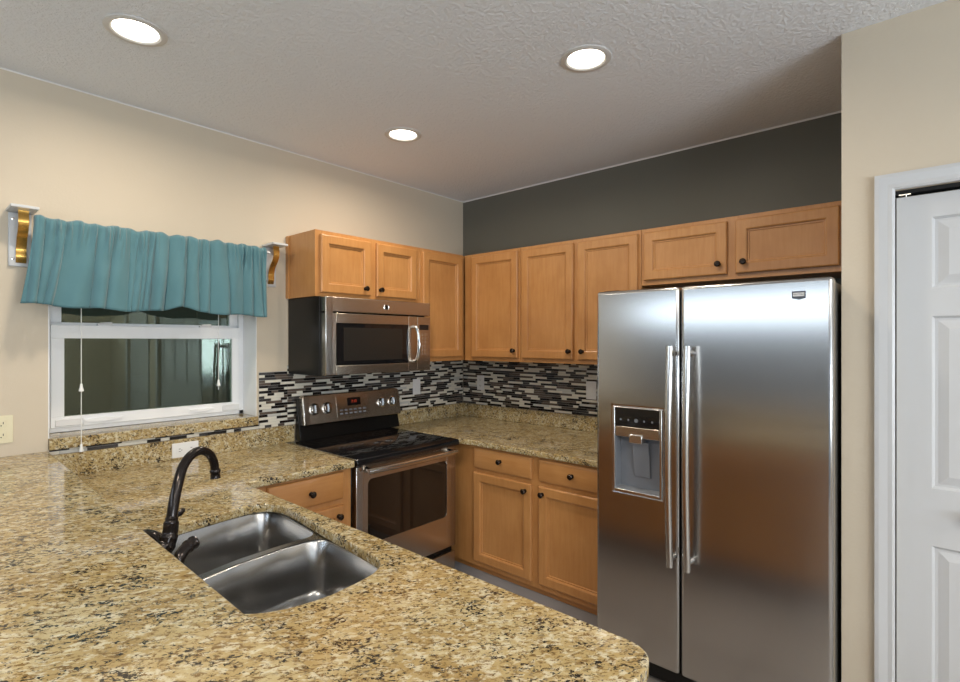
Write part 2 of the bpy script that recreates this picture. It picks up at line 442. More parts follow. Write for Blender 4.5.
# white bifold closet doors and casings in the right wall
def leaf(name, y0, w, parent, zt=2.022, knob=None, z0=0.012, xf=PX+0.03):
    """leaf facing -x, starting at y0 and running towards -y"""
    b = NB(); u = Vector((0, -1, 0)); n = Vector((-1, 0, 0)); T = 0.032
    st = 0.095 if w > 0.34 else 0.07
    cells = [(0.20, 0.815), (1.012, 1.602), (1.697, 1.942)]
    box(b, xf+0.009, y0-w, z0, xf+T, y0, zt)
    zs = [z0] + [c for p in cells for c in p] + [zt]
    box(b, xf, y0-st, z0, xf+0.009, y0, zt); box(b, xf, y0-w, z0, xf+0.009, y0-w+st, zt)
    for i in range(0, len(zs), 2): box(b, xf, y0-w+st, zs[i], xf+0.009, y0-st, zs[i+1])
    for za, zb in cells:
        ringpanel(b, (xf, y0-st, za), u, n, w-2*st, zb-za, [(0, 0), (0.008, -0.0085), (0.016, -0.0085), (0.042, -0.0015), (0.044, -0.001)], back=False)
    o = obj(name, b, M_white, parent, smooth=False, recalc=False)
    if knob:
        k = NB(); lathe(k, [(0.010, 0), (0.008, 0.012), (0.014, 0.018), (0.018, 0.026), (0.016, 0.034), (0.0, 0.037)], (xf, y0-knob, 0.935), (-1, 0, 0), 24)
        obj('knob', k, M_white, o)
    return o
def casing(name, ya, yb, zt, wd=0.057):
    """three-sided moulded casing around opening ya (towards +y) .. yb"""
    b = NB(); prof = [(0, 0), (0, 0.012), (0.008, 0.016), (0.020, 0.014), (0.028, 0.016), (0.045, 0.020), (wd, 0.018), (wd, 0)]
    path = [(ya-0.0, 0.0, 1, 0), (ya, zt, 1, 1), (yb, zt, -1, 1), (yb, 0.0, -1, 0)]
    rings = []
    for y, z, sy, sz in path: rings.append([b.verts.new((PX-t, y + sy*d, z + sz*d)) for d, t in prof])
    for p, q in zip(rings, rings[1:]):
        for k in range(len(prof)-1): b.faces.new((p[k], p[k+1], q[k+1], q[k]))
    struct(name, b, M_white, angle=20)
casing('trim_2', DY0-0.003, DY1+0.003, DZ-0.003)
casing('trim_3', -4.753, -5.647, DZ-0.003)
d1 = new_empty('door_1', (PX+0.05, (DY0+DY1)/2, 0)); d1['kind'] = 'structure'; d1['label'] = 'white bifold pantry door with raised panels in white casing'
lw = (DY0-DY1-0.016)/4
for i in range(4): leaf('door_leaf', DY0-0.005-i*(lw+0.002), lw, d1, knob=lw/2 if i in (0, 3) else None)
struct('track', bx(PX+0.028, DY1, 2.034, PX+0.075, DY0, DZ), M_dkgap, d1, smooth=False)
b = NB(); lathe(b, [(0.004, 0), (0.004, 0.03)], (PX+0.045, DY0-0.03, 2.022), (0, 0, 1), 12); box(b, PX+0.03, DY0-0.045, 2.029, PX+0.06, DY0-0.012, 2.034)
struct('pivot_pin', b, M_satin, d1)
d2 = new_empty('door_2', (PX+0.05, -5.2, 0)); d2['kind'] = 'structure'
leaf('door_leaf', -4.755, 0.885, d2, zt=2.04, knob=0.80)
# baseboard along the pantry wall return
struct('baseboard_right', bx(PX-0.012, -2.655, 0, PX-0.0005, -2.74, 0.09), M_white, bevel=0.003)

# kitchen window (deep reveal)
w1 = new_empty('window_1', ((WX0+WX1)/2, 0.2, 1.09)); w1['kind'] = 'structure'; w1['label'] = 'white vinyl single-hung window over the sink'
YF = 0.165
b = NB()
box(b, WX0, YF, 1.09, WX0+0.034, YF+0.07, WZ1); box(b, WX1-0.028, YF, 1.09, WX1, YF+0.07, WZ1)
box(b, WX0, YF, 1.09, WX1, YF+0.07, 1.112); box(b, WX0, YF, WZ1-0.03, WX1, YF+0.07, WZ1)
struct('window_frame', b, M_vinyl, w1, bevel=0.002)
jb = box(bx(WX1-0.004, 0.002, 1.0895, WX1-0.0005, YF-0.001, WZ1-0.001), WX0+0.0005, 0.002, 1.0895, WX0+0.004, YF-0.001, WZ1-0.001)
struct('jamb_lining', jb, M_vinyl, w1, smooth=False)
b = NB(); x0, x1 = WX0+0.034, WX1-0.028; y0 = YF-0.012          # lower sash stands proud
GX0, GX1, GZ0, GZ1 = -2.560, -1.787, 1.163, 1.529
box(b, x0, y0, 1.112, x1, y0+0.03, GZ0); box(b, x0, y0, GZ1, x1, y0+0.03, 1.592)
box(b, x0, y0, GZ0, GX0, y0+0.03, GZ1); box(b, GX1, y0, GZ0, x1, y0+0.03, GZ1)
ls = struct('lower_sash', b, M_vinyl, w1, bevel=0.0015)
struct('pane', bx(GX0, y0+0.012, GZ0, GX1, y0+0.016, GZ1), M_glass, ls, smooth=False)
b = NB()
for xa, xb in ((-2.49, -2.33), (-2.02, -1.90)):
    pts = [(xa, y0, 1.143), (xa+0.02, y0, 1.131), ((xa+xb)/2, y0, 1.127), (xb-0.02, y0, 1.131), (xb, y0, 1.143)]
    prism(b, smooth_path(pts, 4), (0, -0.012, 0))
struct('finger_lift', b, M_vinyl, ls)
b = box(bx(x0+0.015, y0-0.004, 1.118, x0+0.125, y0, 1.150), x1-0.10, y0-0.004, 1.118, x1-0.006, y0, 1.150)
struct('tilt_label', b, M_plate, ls, bevel=0.002)
b = NB(); x0u, x1u = WX0+0.034, WX1-0.028
box(b, x0u, YF+0.022, 1.585, x1u, YF+0.05, 1.605); box(b, x0u, YF+0.022, 1.60, x0u+0.045, YF+0.05, WZ1-0.03); box(b, x1u-0.045, YF+0.022, 1.60, x1u, YF+0.05, WZ1-0.03)
us = struct('upper_sash', b, M_vinyl, w1, bevel=0.0015)
struct('pane', bx(x0u+0.045, YF+0.034, 1.605, x1u-0.045, YF+0.038, WZ1-0.03), M_glass, us, smooth=False)
b = NB()
for xc in (-2.40, -1.93):
    box(b, xc-0.03, y0+0.002, 1.592, xc+0.03, y0+0.028, 1.600); tube(b, [(xc-0.02, y0+0.01, 1.603), (xc+0.03, y0+0.012, 1.606)], 0.005, 8)
struct('sash_lock', b, M_plate, ls)

# ------------------------------------------------------------------ mosaic backsplash
def mosaic(name, rects, axis, label, skip=()):
    b = NB(); pitch = 0.0152; g = 0.0016
    zmin = min(r[2] for r in rects)
    for s0, s1, z0, z1 in rects:
        if axis == 'y': box(b, s0, -0.004, z0, s1, -0.0005, z1, 5)
        else: box(b, -0.004, s0, z0, -0.0005, s1, z1, 5)
        z = z0; below = []
        while z < z1 - 0.003:
            ze = min(z + pitch, z1); q = s0 - random.random()*0.08; last = -1; row = []
            while q < s1:
                L = random.choice((0.04, 0.06, 0.08, 0.10, 0.12, 0.14))
                m = random.choices((0, 1, 2, 3, 4), (40, 8, 32, 12, 8))[0]
                mid = q + L/2; under = [t[2] for t in below if t[0] <= mid < t[1]]
                if under and random.random() < 0.8:
                    if under[0] in (0, 1) and m in (0, 1): m = random.choice((2, 2, 3, 4))
                    elif under[0] == 2 and m == 2: m = random.choice((0, 0, 3))
                if m == last: m = random.choice((2, 3, 4)) if m in (0, 1) else random.choice((0, 3))
                last = m; row.append((q, q+L, m)); a, e = max(q, s0)+g/2, min(q+L, s1)-g/2; q += L
                if e - a < 0.004: continue
                t = 0.0075 if m in (0, 1) else 0.0068
                if axis == 'y': box(b, a, -t, z+g/2, e, -0.004, ze-g/2, m)
                else: box(b, -t, a, z+g/2, -0.004, e, ze-g/2, m)
            z += pitch; below = row
    o = obj(name, b, TILES, None, smooth=False)
    return tag(o, label, 'tile backsplash')
mosaic('mosaic_backsplash', [(-1.705, -1.532, 1.0165, 1.338), (-1.532, -0.009, 1.0165, 1.37), (-2.642, -1.706, 1.0165, 1.0395)], 'y',
       'cream and dark strip mosaic tile behind the range and under the window sill')
mosaic('mosaic_backsplash', [(-1.69, -0.0095, 1.0165, 1.37)], 'x',
       'cream and dark strip mosaic tile on the charcoal wall, from corner to fridge')

# ------------------------------------------------------------------ counters
CT = 0.915; CB = 0.883
cl = thing('granite_countertop', (-2.4, -1.3, CB), 'speckled golden granite counter holding the double sink, lower than the bar', 'countertop')
cut = [(-2.600,-1.09),(-2.52,-1.066),(-2.447,-1.055),(-2.378,-1.044),(-2.305,-1.036),(-2.225,-1.034),(-2.176,-1.062),(-2.155,-1.130),(-2.163,-1.266),
       (-2.181,-1.431),(-2.194,-1.585),(-2.206,-1.718),(-2.228,-1.785),(-2.285,-1.822),(-2.388,-1.837),(-2.442,-1.836),(-2.52,-1.818),(-2.585,-1.775),(-2.612,-1.70),(-2.625,-1.45),(-2.622,-1.17)]
cut = [(p.x, p.y) for p in closed_path([(x, y, 0) for x, y in cut], 4)]
out = round_poly([(-2.698, -0.002), (-2.698, -2.535), (-2.122, -2.517), (-2.108, -0.715), (-1.556, -0.722), (-1.550, -0.002)], [0, 0.02, 0.075, 0.02, 0.012, 0])
slab('slab', [out, cut], CB, CT, M_gran, cl, 0.005)
obj('upstand', box(bx(-2.640, -0.022, CT, -1.494, -0.001, 1.016), -2.690, -0.022, CT, -2.640, -0.001, 1.003), M_gran, cl, bevel=0.002)
cr = thing('granite_countertop', (-0.4, -0.9, CB), 'speckled golden granite counter in the corner between range and fridge', 'countertop')
out = round_poly([(-0.778, -0.002), (-0.778, -0.70), (-0.765, -0.78), (-0.765, -1.700), (-0.002, -1.700), (-0.002, -0.002)], [0, 0.02, 0.06, 0.01, 0, 0])
slab('slab', [out], CB, CT, M_gran, cr, 0.005)
b = box(bx(-0.776, -0.022, CT, -0.001, -0.001, 1.016), -0.022, -1.698, CT, -0.001, -0.022, 1.016)
obj('upstand', b, M_gran, cr, bevel=0.003)
br = slab('granite_bar_top', [round_poly([(-2.645, -0.002), (-3.13, -0.002), (-3.13, -2.56), (-2.708, -2.56)], [0, 0, 0.06, 0.06])], 1.005, 1.036, M_gran, bevel=0.004)
tag(br, 'raised pale speckled granite bar top in the foreground, at the lower left', 'bar top')
struct('wall_bar', bx(-2.83, -2.47, 0, -2.705, -0.001, 1.004), M_wall, smooth=False)
sl = obj('window_sill', bx(WX0+0.001, -0.024, WZ0+0.0005, WX1-0.001, YF-0.001, 1.089), M_gran, None, bevel=0.003)
tag(sl, 'granite window sill ledge under the white window', 'window sill')

# ------------------------------------------------------------------ cabinets
def knob(base, n, parent, r=0.0155):
    b = NB(); lathe(b, [(0.011, 0), (0.011, 0.002), (0.006, 0.004), (0.0055, 0.013), (0.012, 0.017), (r, 0.021), (r, 0.025), (0.011, 0.030), (0.0, 0.032)], base, n, 20)
    return obj('knob', b, M_knob, parent)
DOOR = [(0, 0), (0, 0.014), (0.003, 0.018), (0.007, 0.0195), (0.048, 0.0195), (0.053, 0.0165), (0.055, 0.0100), (0.062, 0.0090), (0.064, 0.0050)]
DRAW = [(0, 0), (0, 0.012), (0.004, 0.0155), (0.012, 0.018), (0.018, 0.0195)]
def cab_door(o, u, n, w, h, parent, kb=None, name='door', rings=DOOR):
    b = NB(); ringpanel(b, o, u, n, w, h, rings)
    d = obj(name, b, M_wood if name == 'door' else M_woodh, parent, angle=20)
    if kb: knob(Vector(o) + Vector(u)*kb[0] + Vector((0, 0, kb[1])) + Vector(n)*0.0195, n, d)
    return d
M_grey_base = M_toe
def cab_x(name, label, y0, y1, z0, z1, xf, doors, drawers=(), toe=0, cat='wall cabinet', rails=(), grp=None, bodyy=None):
    """cabinet on the charcoal wall, faces -x; y0 > y1; doors (ya, yb, za, zb, knob)"""
    r = thing(name, (xf/2, (y0+y1)/2, z0), label, cat, grp)
    zb = z0 + toe
    by0, by1 = bodyy if bodyy else (y0, y1)
    obj('body', bx(xf+0.0195, by1+0.001, zb, -0.010 if toe == 0 else -0.03, by0-0.001, z1-0.0005), M_wood, r, smooth=False)
    # face frame with openings
    b = NB(); sp = sorted([(d[0], d[1]) for d in doors], key=lambda p: -p[0])
    edges = [y0] + [v for p in sp for v in p] + [y1]
    for i in range(0, len(edges), 2):
        a = edges[i] - (0 if i == 0 else -0.012); c = edges[i+1] + (0 if i == len(edges)-2 else -0.012)
        box(b, xf, c, zb, xf+0.019, a, z1)
    zl = min(d[2] for d in doors)+0.012; zh = max(d[3] for d in list(doors)+list(drawers))-0.012
    for i in range(1, len(edges)-1, 2):
        a, c = edges[i]-0.012, edges[i+1]+0.012
        box(b, xf, c, zb, xf+0.019, a, zl); box(b, xf, c, zh, xf+0.019, a, z1)
        for ra, rb in rails: box(b, xf, c, ra, xf+0.019, a, rb)
    obj('face_frame', b, M_wood, r, bevel=0.0008, seg=1)
    if toe:
        obj('toe_board', bx(xf+0.05, y1+0.002, z0+0.001, xf+0.065, y0-0.002, zb+0.02), M_woodh, r, smooth=False)
        obj('vinyl_base_strip', bx(xf+0.046, y1+0.002, z0+0.001, xf+0.05, y0-0.002, z0+0.100), M_toe, r, smooth=False)
    for ya, yb, za, zb_, k in doors: cab_door((xf, ya, za), (0, -1, 0), (-1, 0, 0), ya-yb, zb_-za, r, (ya-k[0], k[1]-za) if k else None)
    for ya, yb, za, zb_, k in drawers: cab_door((xf, ya, za), (0, -1, 0), (-1, 0, 0), ya-yb, zb_-za, r, (ya-k[0], k[1]-za), 'drawer', DRAW)
    return r
def cab_y(name, label, x0, x1, z0, z1, yf, doors, drawers=(), toe=0, cat='wall cabinet', rails=(), grp=None, xfr=None):
    """cabinet on the window wall, faces -y; x0 < x1"""
    r = thing(name, ((x0+x1)/2, yf/2, z0), label, cat, grp); zb = z0+toe
    bd = NB(); box(bd, x0+0.001, yf+0.0195, zb, x1-0.001, -0.010 if toe == 0 else -0.03, z1-0.0005)
    if not toe: box(bd, x0-0.008, -0.030, z0, x0+0.001, -0.0015, z1-0.003)
    obj('body', bd, M_wood, r, smooth=False)
    xe = xfr or x1
    b = NB(); sp = sorted([(d[0], d[1]) for d in doors])
    edges = [x0] + [v for p in sp for v in p] + [xe]
    for i in range(0, len(edges), 2):
        a = edges[i] - (0 if i == 0 else 0.012)*1; c = edges[i+1] + (0 if i == len(edges)-2 else 0.012)
        if i == 0: a = edges[0]
        box(b, a+(0.024 if i else 0)-(0.0 if i else 0)-(0.024 if i else 0), yf, zb, c, yf+0.019, z1)
    zl = min(d[2] for d in doors)+0.012; zh = max(d[3] for d in list(doors)+list(drawers))-0.012
    for i in range(1, len(edges)-1, 2):
        a, c = edges[i]+0.012, edges[i+1]-0.012
        box(b, a, yf, zb, c, yf+0.019, zl); box(b, a, yf, zh, c, yf+0.019, z1)
        for ra, rb in rails: box(b, a, yf, ra, c, yf+0.019, rb)
    obj('face_frame', b, M_wood, r, bevel=0.0008, seg=1)
    if toe: obj('toe_board', bx(x0+0.002, yf+0.05, z0+0.001, xe-0.002, yf+0.065, zb+0.02), M_toe, r, smooth=False)
    for xa, xb, za, zb_, k in doors: cab_door((xa, yf, za), (1, 0, 0), (0, -1, 0), xb-xa, zb_-za, r, (k[0]-xa, k[1]-za) if k else None)
    for xa, xb, za, zb_, k in drawers: cab_door((xa, yf, za), (1, 0, 0), (0, -1, 0), xb-xa, zb_-za, r, (k[0]-xa, k[1]-za), 'drawer', DRAW)
    return r
UB, UT = 1.376, 2.140; XF = -0.31
cab_y('wall_cabinet', 'honey maple wall cabinet with two short doors above the microwave', -1.533, -0.756, 1.768, UT, XF,
      [(-1.505, -1.163, 1.790, 2.118, (-1.208, 1.830)), (-1.119, -0.792, 1.790, 2.118, (-1.096, 1.830))])
cab_y('wall_cabinet', 'tall single-door maple wall cabinet right of the microwave, tucked in the corner', -0.754, -0.011, UB, UT, XF,
      [(-0.735, -0.352, 1.404, 2.118, None)], xfr=XF-0.0205)
cab_x('wall_cabinet', 'tall single-door maple wall cabinet on the charcoal wall, nearest the corner', XF-0.0005, -0.818, UB, UT, XF,
      [(-0.388, -0.803, 1.402, 2.118, (-0.776, 1.452))])
cab_x('wall_cabinet', 'tall two-door maple wall cabinet left of the fridge top, knobs meeting at the middle', -0.820, -1.664, UB, UT, XF,
      [(-0.838, -1.230, 1.402, 2.118, (-1.208, 1.452)), (-1.262, -1.648, 1.402, 2.118, (-1.300, 1.452))])
cab_x('wall_cabinet', 'short two-door maple wall cabinet above the steel fridge', -1.666, -2.646, 1.826, UT, XF,
      [(-1.684, -2.120, 1.852, 2.118, (-2.082, 1.905)), (-2.160, -2.590, 1.852, 2.118, (-2.200, 1.905))])
cab_x('base_cabinet', 'maple base cabinet with two drawers over two doors, between range and fridge', -0.56, -1.706, 0, CB-0.001, -0.735,
      [(-0.793, -1.222, 0.185, 0.722, (-1.184, 0.680)), (-1.272, -1.690, 0.185, 0.722, (-1.300, 0.682))],
      [(-0.793, -1.222, 0.748, 0.868, (-1.005, 0.815)), (-1.272, -1.690, 0.748, 0.868, (-1.486, 0.812))], toe=0.152, cat='base cabinet', rails=[(0.712, 0.76)])
cab_y('base_cabinet', 'maple base cabinet with one drawer, between sink counter and range', -2.10, -1.558, 0, CB-0.001, -0.685,
      [(-2.00, -1.608, 0.185, 0.705, (-1.642, 0.655))], [(-2.00, -1.608, 0.735, 0.868, (-1.792, 0.797))], toe=0.14, cat='base cabinet', rails=[(0.695, 0.745)])
# peninsula cabinet: open carcass, faces the kitchen side (+x)
pc = thing('base_cabinet', (-2.4, -1.6, 0), 'maple base cabinet carrying the sink counter, under the peninsula', 'base cabinet')
b = NB(); box(b, -2.700, -2.48, 0.14, -2.139, -2.462, CB-0.001); box(b, -2.700, -0.75, 0.14, -2.139, -0.73, CB-0.001)
box(b, -2.700, -2.462, 0.14, -2.69, -0.75, CB-0.001); box(b, -2.69, -2.462, 0.14, -2.139, -0.75, 0.158)
obj('body', b, M_wood, pc, smooth=False)
b = NB()
for a in (-2.48, -1.92, -1.335, -0.76): box(b, -2.138, a, 0.14, -2.120, a+0.035, CB-0.001)
for z0, z1 in ((0.14, 0.19), (0.69, 0.74), (0.84, CB-0.001)): box(b, -2.137, -2.479, z0, -2.121, -0.726, z1)
obj('face_frame', b, M_wood, pc, smooth=False)
obj('toe_board', bx(-2.21, -2.46, 0.001, -2.195, -0.75, 0.139), M_toe, pc, smooth=False)
for a, e in ((-2.455, -1.90), (-1.875, -1.315), (-1.29, -0.765)):
    cab_door((-2.120, a, 0.185), (0, 1, 0), (1, 0, 0), e-a, 0.52, pc, (e-a-0.035, 0.47))
    cab_door((-2.120, a, 0.735), (0, 1, 0), (1, 0, 0), e-a, 0.125, pc, ((e-a)/2, 0.062), 'drawer', DRAW)

# ------------------------------------------------------------------ range
rx0, rx1 = -1.547, -0.805; ry = -0.700
rg = thing('electric_range', (-1.166, -0.36, 0), 'stainless and black electric range with glass cooktop', 'range')
b = NB(); box(b, rx0+0.004, ry+0.035, 0.03, rx1-0.004, -0.03, 0.885)
obj('body', b, M_blkpl, rg, bevel=0.003)
for x in (rx0+0.06, rx1-0.06):
    for y in (ry+0.08, -0.10):
        obj('foot', lathe(NB(), [(0.018, 0), (0.018, 0.012), (0.01, 0.014), (0.01, 0.035)], (x, y, 0.0), (0, 0, 1), 14), M_blkpl, rg)
b = NB(); prism(b, [(rx0, -0.728, 0.900), (rx0, -0.722, 0.916), (rx0, -0.712, 0.920), (rx0, -0.06, 0.920), (rx0, -0.06, 0.886), (rx0, -0.715, 0.880), (rx0, -0.726, 0.886)], (rx1-rx0, 0, 0))
ck = obj('cooktop', b, M_blkgl, rg, bevel=0.003)
b = NB()
def annulus(b, x, y, z, r0, r1, n=48):
    a = [b.verts.new((x+r0*math.cos(2*math.pi*k/n), y+r0*math.sin(2*math.pi*k/n), z)) for k in range(n)]
    c = [b.verts.new((x+r1*math.cos(2*math.pi*k/n), y+r1*math.sin(2*math.pi*k/n), z)) for k in range(n)]
    for k in range(n): b.faces.new((a[k], c[k], c[(k+1) % n], a[(k+1) % n]))
for x, y, r in ((-1.375, -0.50, 0.115), (-1.375, -0.24, 0.08), (-0.965, -0.50, 0.09), (-0.965, -0.24, 0.105)):
    q = NB(); annulus(q, x, y, 0.9204, r-0.003, r); annulus(q, x, y, 0.9204, r*0.62-0.002, r*0.62)
    obj('burner_mark', q, M_ring, ck, smooth=False)
# steel edge line of the cooktop
b = NB(); box(b, rx0-0.003, -0.715, 0.912, rx0, -0.07, 0.919)
obj('cooktop_edge_trim', b, M_satin, rg, bevel=0.001)
# backguard: black riser and tilted steel console with rounded corners
b = NB(); prism(b, [(rx0+0.057, -0.085, 0.921), (rx0+0.057, -0.062, 1.02), (rx0+0.057, -0.03, 1.17), (rx0+0.057, -0.026, 1.17), (rx0+0.057, -0.026, 0.921)], (rx1-rx0+0.011, 0, 0))
bgd = obj('backguard', b, M_blkpl, rg, bevel=0.003)
bz0, bz1 = 1.012, 1.188
def bg(x, t, off=0): # point on the tilted console face, t 0..1 upward
    y = -0.098 + t*0.028; z = bz0 + t*(bz1-bz0)
    return Vector((x, y - off*0.985, z + off*0.157))
bxl, bxr = rx0+0.072, rx1+0.070
pts = round_poly([(0, 0), (bxr-bxl, 0), (bxr-bxl, bz1-bz0), (0, bz1-bz0)], [0.008, 0.008, 0.03, 0.03], 5)
b = NB(); prism(b, [bg(bxl + p.x, p.y/(bz1-bz0)) for p in pts], (0, 0.045, 0.0))
cons = obj('control_console', b, M_range, rg, bevel=0.005, seg=3)
endt = NB(); prism(endt, [bg(bxl+0.004, 0.04, 0.0), bg(bxl+0.040, 0.04, 0.0), bg(bxl+0.040, 0.93, 0.0), bg(bxl+0.004, 0.90, 0.0)], (0, -0.004, 0.0006))
obj('end_cap', endt, M_satin, cons, bevel=0.002)
nrm = Vector((0, -0.985, 0.157))
for i, xk in enumerate((-1.400, -1.312, -0.893, -0.802)):
    t = 0.52; b = NB()
    lathe(b, [(0.036, 0), (0.036, 0.003), (0.033, 0.005), (0.0, 0.005)], bg(xk, t, 0.0), nrm, 28)
    dial = obj('dial', b, M_satin, cons)
    b = NB(); lathe(b, [(0.029, 0), (0.0285, 0.012), (0.026, 0.016), (0, 0.016)], bg(xk, t, 0.005), nrm, 24)
    p = bg(xk, t, 0.021); dv = nrm.cross(Vector((1, 0, 0))).normalized()
    prism(b, [p + Vector((a, 0, 0)) + dv*c for a, c in ((-0.006, -0.024), (0.006, -0.024), (0.006, 0.024), (-0.006, 0.024))], nrm*0.010)
    obj('grip', b, M_chrome, dial, bevel=0.001)
pq = [bg(x, t, 0.0) for x, t in ((-1.245, 0.16), (-1.005, 0.16), (-1.005, 0.86), (-1.245, 0.86))]
b = NB(); prism(b, pq, nrm*0.002)
kp = obj('keypad', b, M_satin, cons)
b = NB(); prism(b, [bg(x, t, 0.002) for x, t in ((-1.165, 0.52), (-1.065, 0.52), (-1.065, 0.80), (-1.165, 0.80))], nrm*0.001)
obj('display', b, M_blkgl, kp)
ang = math.atan2(0.157, 0.985)
text_mesh('clock_digits', '7:13', 0.024, Matrix.Translation(bg(-1.115, 0.66, 0.0035)) @ Matrix.Rotation(R(90)-ang, 4, 'X'), M_clock, kp)
b = NB()
for i in range(6):
    for j in range(2):
        c = bg(-1.215+i*0.035, 0.28+j*0.12, 0.002); prism(b, [c+Vector((a, 0, 0))+Vector((0, 0.0045*s, 0.028*s*0.3)) for a, s in ((-0.011, -1), (0.011, -1), (0.011, 1), (-0.011, 1))], nrm*0.0006)
obj('touch_keys', b, M_greypl, kp, smooth=False)
# oven door with window, frame sides, handle
dz0, dz1 = 0.275, 0.872
b = NB(); u = Vector((1, 0, 0)); n = Vector((0, -1, 0))
ow0, ow1, oz0, oz1 = -1.462, -0.885, 0.462, 0.800
box(b, rx0+0.008, ry+0.001, dz0, ow0, ry+0.034, dz1); box(b, ow1, ry+0.001, dz0, rx1-0.006, ry+0.034, dz1)
box(b, ow0, ry+0.001, dz0, ow1, ry+0.034, oz0); box(b, ow0, ry+0.001, oz1, ow1, ry+0.034, dz1)
# rounded window corners
for cx, cz, sx, sz in ((ow0, oz0, 1, 1), (ow1, oz0, -1, 1), (ow0, oz1, 1, -1), (ow1, oz1, -1, -1)):
    rr = 0.028; pts = [(cx, ry+0.001, cz)] + [(cx+sx*(rr-rr*math.cos(a)), ry+0.001, cz+sz*(rr-rr*math.sin(a))) for a in [R(90)*k/6 for k in range(7)]]
    prism(b, pts, (0, 0.02, 0))
od = obj('oven_door', b, M_range, rg, bevel=0.002)
obj('oven_window', bx(ow0-0.005, ry+0.006, oz0-0.005, ow1+0.005, ry+0.030, oz1+0.005), M_oven, od, smooth=False)
obj('side_trim', bx(rx0+0.006, ry-0.008, dz0, rx0+0.050, ry, dz1+0.003), M_satin, od, bevel=0.003)
b = NB(); hz = 0.853; hy = ry-0.052
tube(b, smooth_path([(rx0+0.055, hy+0.006, hz), (rx0+0.18, hy, hz), ((rx0+rx1)/2, hy-0.004, hz), (rx1-0.15, hy, hz), (rx1-0.045, hy+0.006, hz)], 6), 0.0150, 16)
oh = obj('handle', b, M_satin, od)
for x in (rx0+0.075, rx1-0.065):
    b = NB(); lathe(b, [(0.017, 0), (0.014, 0.018), (0.012, 0.055)], (x, ry, hz), (0, -1, 0), 16); obj('handle_post', b, M_satin, oh)
# vent slots above the door
obj('vent_strip', bx(rx0+0.012, ry+0.004, dz1+0.001, rx1-0.010, ry+0.03, 0.884), M_range, rg, smooth=False)
b = NB()
for i in range(9): box(b, -1.32+i*0.045, ry+0.002, 0.8755, -1.29+i*0.045, ry+0.004, 0.8805)
obj('vent_slots', b, M_slot, rg, smooth=False)
obj('storage_drawer', bx(rx0+0.008, ry+0.003, 0.065, rx1-0.006, ry+0.034, 0.238), M_range, rg, bevel=0.004)

# ------------------------------------------------------------------ microwave
mx0, mx1 = -1.518, -0.731; my = -0.390; mz0, mz1 = 1.322, 1.7665
mw = thing('microwave', (-1.136, -0.2, mz0), 'stainless over-the-range microwave mounted under the short maple cabinet', 'microwave')
obj('body', bx(mx0-0.010, my+0.045, mz0, mx1-0.012, -0.009, mz1-0.001), M_blkpl, mw, bevel=0.002)
mdv = -0.843; fz = 1.678
b = bx(mx0, my, fz+0.003, mx1, my+0.044, mz1-0.002)
vp = obj('vent_panel', b, M_range, mw, bevel=0.004)
em = obj('emblem', lathe(NB(), [(0.014, 0), (0.014, 0.0008), (0, 0.0008)], (-1.097, my-0.0002, 1.721), (0, -1, 0), 28), M_blkpl, vp)
for s in (-1, 1):
    pts = [(-1.097 + s*(0.007+0.010*math.cos(a)), my-0.0016, 1.721+0.015*math.sin(a)) for a in [R(-65+130*k/8) for k in range(9)]]
    obj('emblem_arc', tube(NB(), pts, 0.0042, 6), M_chrome, em)
b = NB(); gx0, gx1, gz0, gz1 = -1.448, -0.918, 1.378, 1.618
fz = 1.673; box(b, mx0, my, mz0+0.004, gx0, my+0.044, fz); box(b, gx1, my, mz0+0.004, mdv-0.001, my+0.044, fz)
box(b, gx0, my, mz0+0.004, gx1, my+0.044, gz0); box(b, gx0, my, gz1, gx1, my+0.044, fz)
md = obj('door', b, M_range, mw, bevel=0.002)
obj('window', bx(gx0-0.004, my+0.003, gz0-0.004, gx1+0.004, my+0.030, gz1+0.004), M_blkgl, md, smooth=False)
obj('inner_screen', bx(gx0+0.05, my+0.002, gz0+0.025, gx1-0.05, my+0.0035, gz1-0.025), plain('oven_screen', (0.02, 0.018, 0.016), 0.25), md, smooth=False)
b = NB(); hx = -0.878
tube(b, smooth_path([(hx, my+0.002, 1.388), (hx, my-0.026, 1.394), (hx+0.004, my-0.043, 1.43), (hx+0.006, my-0.050, 1.498), (hx+0.004, my-0.043, 1.57), (hx, my-0.026, 1.603), (hx, my+0.002, 1.609)], 5), 0.0105, 14)
obj('handle', b, M_chrome, md)
obj('edge_trim', bx(mx0-0.001, my-0.006, mz0+0.004, mx0+0.045, my, mz1-0.004), M_satin, md, bevel=0.004)
cp = obj('control_panel', bx(mdv+0.001, my+0.001, mz0+0.004, mx1, my+0.044, fz), M_range, mw, bevel=0.002)
obj('display', bx(mdv+0.018, my-0.0005, 1.588, mx1-0.016, my+0.002, 1.622), M_blkgl, cp, smooth=False)
b = NB()
for i in range(3):
    for j in range(6): box(b, mdv+0.018+i*0.024, my-0.0005, 1.425+j*0.025, mdv+0.037+i*0.024, my+0.002, 1.441+j*0.025)
obj('touch_keys', b, M_satin, cp, smooth=False)

